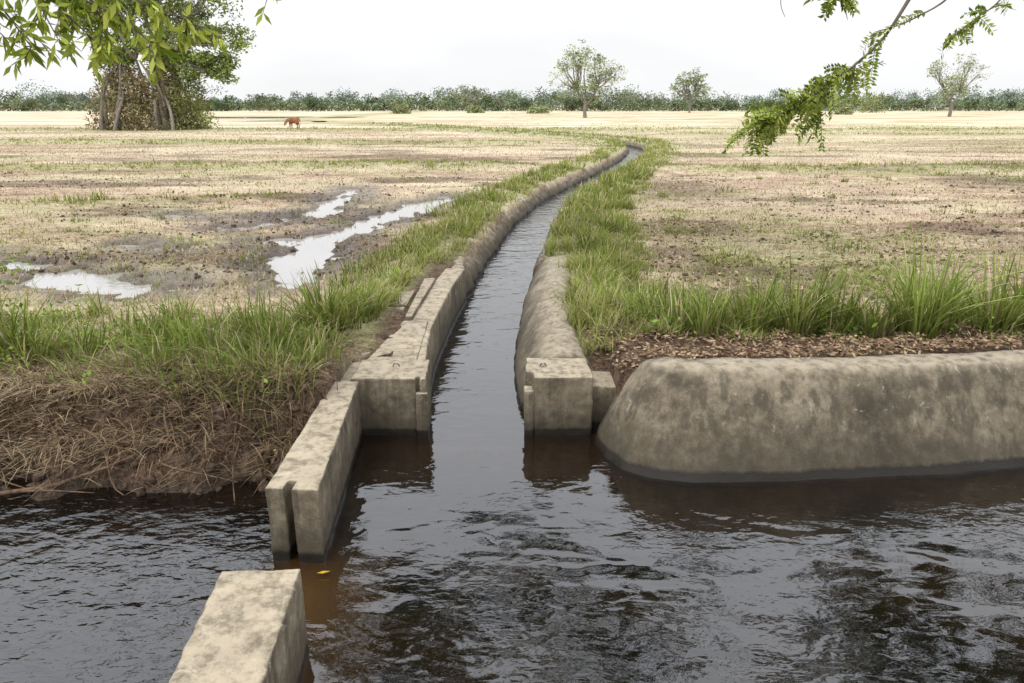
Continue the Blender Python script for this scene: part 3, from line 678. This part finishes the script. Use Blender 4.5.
for i in (11,12,13,14,15,16,18,20,21):
    for q in range(2): pinnate(T,tw3[i],(R(-.8,.8),R(-.5,.5),R(-.5,.2)),R(.10,.15),8)
tw5=bez([(2.9,4.95,4.6),(2.2,4.9,4.3),(1.97,4.85,3.9),(1.92,4.8,3.62)],20);T.add(tw5,np.linspace(.008,.002,20),5)
for i in (14,15,16,17,18,19): 
    for q in range(4): pinnate(T,tw5[i],(R(-1,1),R(-.5,.5),R(-.5,.1)),R(.12,.17),10)
tw6=bez([(2.2,4.9,4.3),(1.75,4.85,3.9),(1.60,4.8,3.62),(1.63,4.8,3.50)],16);T.add(tw6,np.linspace(.005,.0015,16),5)
T.obj('trunk',M_bark,E);flush(E)
E=empty('overhanging_mango_tree');T=Tubes()
T.add(bez([(-7.2,-4.5,.3),(-7,-4.2,3),(-6.6,-3.5,5)]),np.linspace(.38,.25,24),12)
lm=bez([(-6.6,-3.5,5),(-5.9,1,6),(-5.2,4.5,5.6),(-4.2,5.6,4.7),(-3.4,5.6,4.1)]);T.add(lm,np.linspace(.16,.02,24),8)
for a,bb,dn in [((-3.4,5.6,4.1),(-2.80,5.4,3.40),1),((-4.2,5.6,4.7),(-3.75,5.5,3.42),1),((-4.0,5.6,4.5),(-3.3,5.45,3.38),1),((-4.6,5.6,5.),(-3.9,5.5,3.55),1),((-3.4,5.6,4.1),(-2.45,5.4,3.40),1),((-3.7,5.6,4.4),(-3.1,5.4,3.48),1),((-3.7,5.6,4.4),(-3.5,5.4,3.5),1),((-3.4,5.6,4.1),(-2.15,5.4,3.52),1),((-3.4,5.6,4.1),(-1.6,5.4,3.76),0),((-5.0,5.4,5.4),(-4.0,5.2,3.05),0)]:
    p=curve(a,bb,10,.05);T.add(p,np.linspace(.014,.004,10),6)
    for i in (range(4,10) if dn else (8,9)):
        for q in range(3 if dn else 1): leafspray(T,p[i],(R(-.7,.9),R(-.4,.4),R(-.8,.1)),R(.12,.28),9 if dn else 5)
T.obj('trunk',M_bark,E);flush(E)

# ---------------------------------------------------------------- cow
def cow(loc,rot,s):
    E=empty('brown_cow',loc);E.rotation_euler=(0,0,rot);E.scale=(s,s,s)
    m,nt,out=newmat('cow_hide');b=NB(nt);tc=b.n('ShaderNodeTexCoord').outputs['Object'];n=b.noise(tc,3,4,.5)
    b.bsdf(out,b.ramp(n,[(.4,(.22,.085,.035)),(.65,(.36,.16,.07))]),.7,None,.3)
    md,nt,o2=newmat('cow_horn');NB(nt).bsdf(o2,(.10,.08,.06),.5)
    def skin(name,vs,ed,root=0,mat=m):
        me=bpy.data.meshes.new(name);me.from_pydata([v[:3] for v in vs],ed,[]);o=bpy.data.objects.new(name,me);col.objects.link(o);o.parent=E;me.materials.append(mat)
        sk=o.modifiers.new('k','SKIN');sk.use_smooth_shade=True
        for i,v in enumerate(vs):
            me.skin_vertices[0].data[i].radius=(v[3],v[4] if len(v)>4 else v[3]);me.skin_vertices[0].data[i].use_root=(i==root)
        su=o.modifiers.new('u','SUBSURF');su.levels=2;su.render_levels=2;return o
    vs=[(-.70,0,1.15,.26,.28),(-.40,0,1.06,.34,.37),(0,0,1.00,.38,.41),(.40,0,1.01,.34,.40),(.66,0,1.08,.25,.31),
        (.88,0,1.04,.17,.22),(1.08,0,.90,.14,.17),(1.22,0,.72,.13,.15),(1.34,0,.54,.10,.11),(1.40,0,.40,.08,.085),
        (-.90,0,1.20,.06),(-.97,0,.95,.03),(-.97,0,.62,.022),(-.98,0,.45,.04)]
    ed=[(i,i+1) for i in range(9)]+[(0,10),(10,11),(11,12),(12,13)]
    for sy in (-1,1):
        n=len(vs);vs+=[(.42,.17*sy,.80,.15),(.42,.19*sy,.60,.10),(.44,.19*sy,.40,.07),(.43,.19*sy,.12,.055),(.46,.19*sy,.03,.07)]
        ed+=[(3,n),(n,n+1),(n+1,n+2),(n+2,n+3),(n+3,n+4)]
        n=len(vs);vs+=[(-.56,.17*sy,.90,.19),(-.48,.19*sy,.68,.13),(-.68,.19*sy,.44,.07),(-.62,.19*sy,.12,.055),(-.58,.19*sy,.03,.07)]
        ed+=[(1,n),(n,n+1),(n+1,n+2),(n+2,n+3),(n+3,n+4)]
    skin('body',vs,ed,2)
    for sy in (-1,1):
        skin('ear',[(1.12,.08*sy,.84,.03),(1.10,.19*sy,.86,.05,.02),(1.08,.29*sy,.83,.02,.01)],[(0,1),(1,2)])
        skin('horn',[(1.14,.05*sy,.90,.025),(1.16,.12*sy,.99,.02),(1.2,.13*sy,1.09,.008)],[(0,1),(1,2)],mat=md)
cow((-24.5,86.5,float(H(-24.5,86.5))),math.radians(232),.9)

# ---------------------------------------------------------------- light, sky
sdir=Vector((-.45,-.35,.95)).normalized()
L=bpy.data.lights.new('sun','SUN');L.energy=1.5;L.angle=math.radians(12);L.color=(1,.96,.90)
o=bpy.data.objects.new('sun',L);col.objects.link(o);o.rotation_euler=(-sdir).to_track_quat('-Z','Y').to_euler();o.location=(-10,-8,20)
w=bpy.data.worlds.new('World');scene.world=w;w.use_nodes=True;nt=w.node_tree;b=NB(nt)
bg=nt.nodes['Background'];bg.inputs[1].default_value=.1
sky=b.n('ShaderNodeTexSky');sky.sky_type='NISHITA';sky.sun_disc=False;sky.sun_elevation=math.asin(sdir.z);sky.sun_rotation=math.atan2(sdir.x,sdir.y)%(2*math.pi);sky.dust_density=4;sky.air_density=1
tc=b.n('ShaderNodeTexCoord').outputs['Generated'];sx=b.n('ShaderNodeSeparateXYZ');b.L.new(tc,sx.inputs[0])
cl=b.noise(b.mapp(tc,(1,1,3.5)),2.2,6,.55)
zen=b.math('ADD',b.mr(sx.outputs[2],0,.14,10.9,11.4),b.mr(sx.outputs[2],.14,.6,0,16.5))
amt=b.math('MULTIPLY',zen,b.mr(cl,.35,.65,.93,1.05))
tint=b.mix(b.mr(sx.outputs[2],.12,.5,0,1),(.99,.996,1.005),(.95,.99,1.06))
ov=b.n('ShaderNodeVectorMath',operation='SCALE');b.L.new(tint,ov.inputs[0]);b.L.new(amt,ov.inputs['Scale'])
b.L.new(b.mix(.9,sky.outputs[0],ov.outputs[0]),bg.inputs[0])

# ---------------------------------------------------------------- camera
cam=bpy.data.cameras.new('camera');cam.lens=26;cam.sensor_width=36;cam.clip_end=4000;cam.clip_start=.05
co=bpy.data.objects.new('camera',cam);col.objects.link(co);co.location=(0,0,3);co.rotation_euler=(math.radians(90-17.75),0,0)
scene.camera=co
scene.view_settings.view_transform='Standard';scene.view_settings.look='None';scene.view_settings.exposure=0
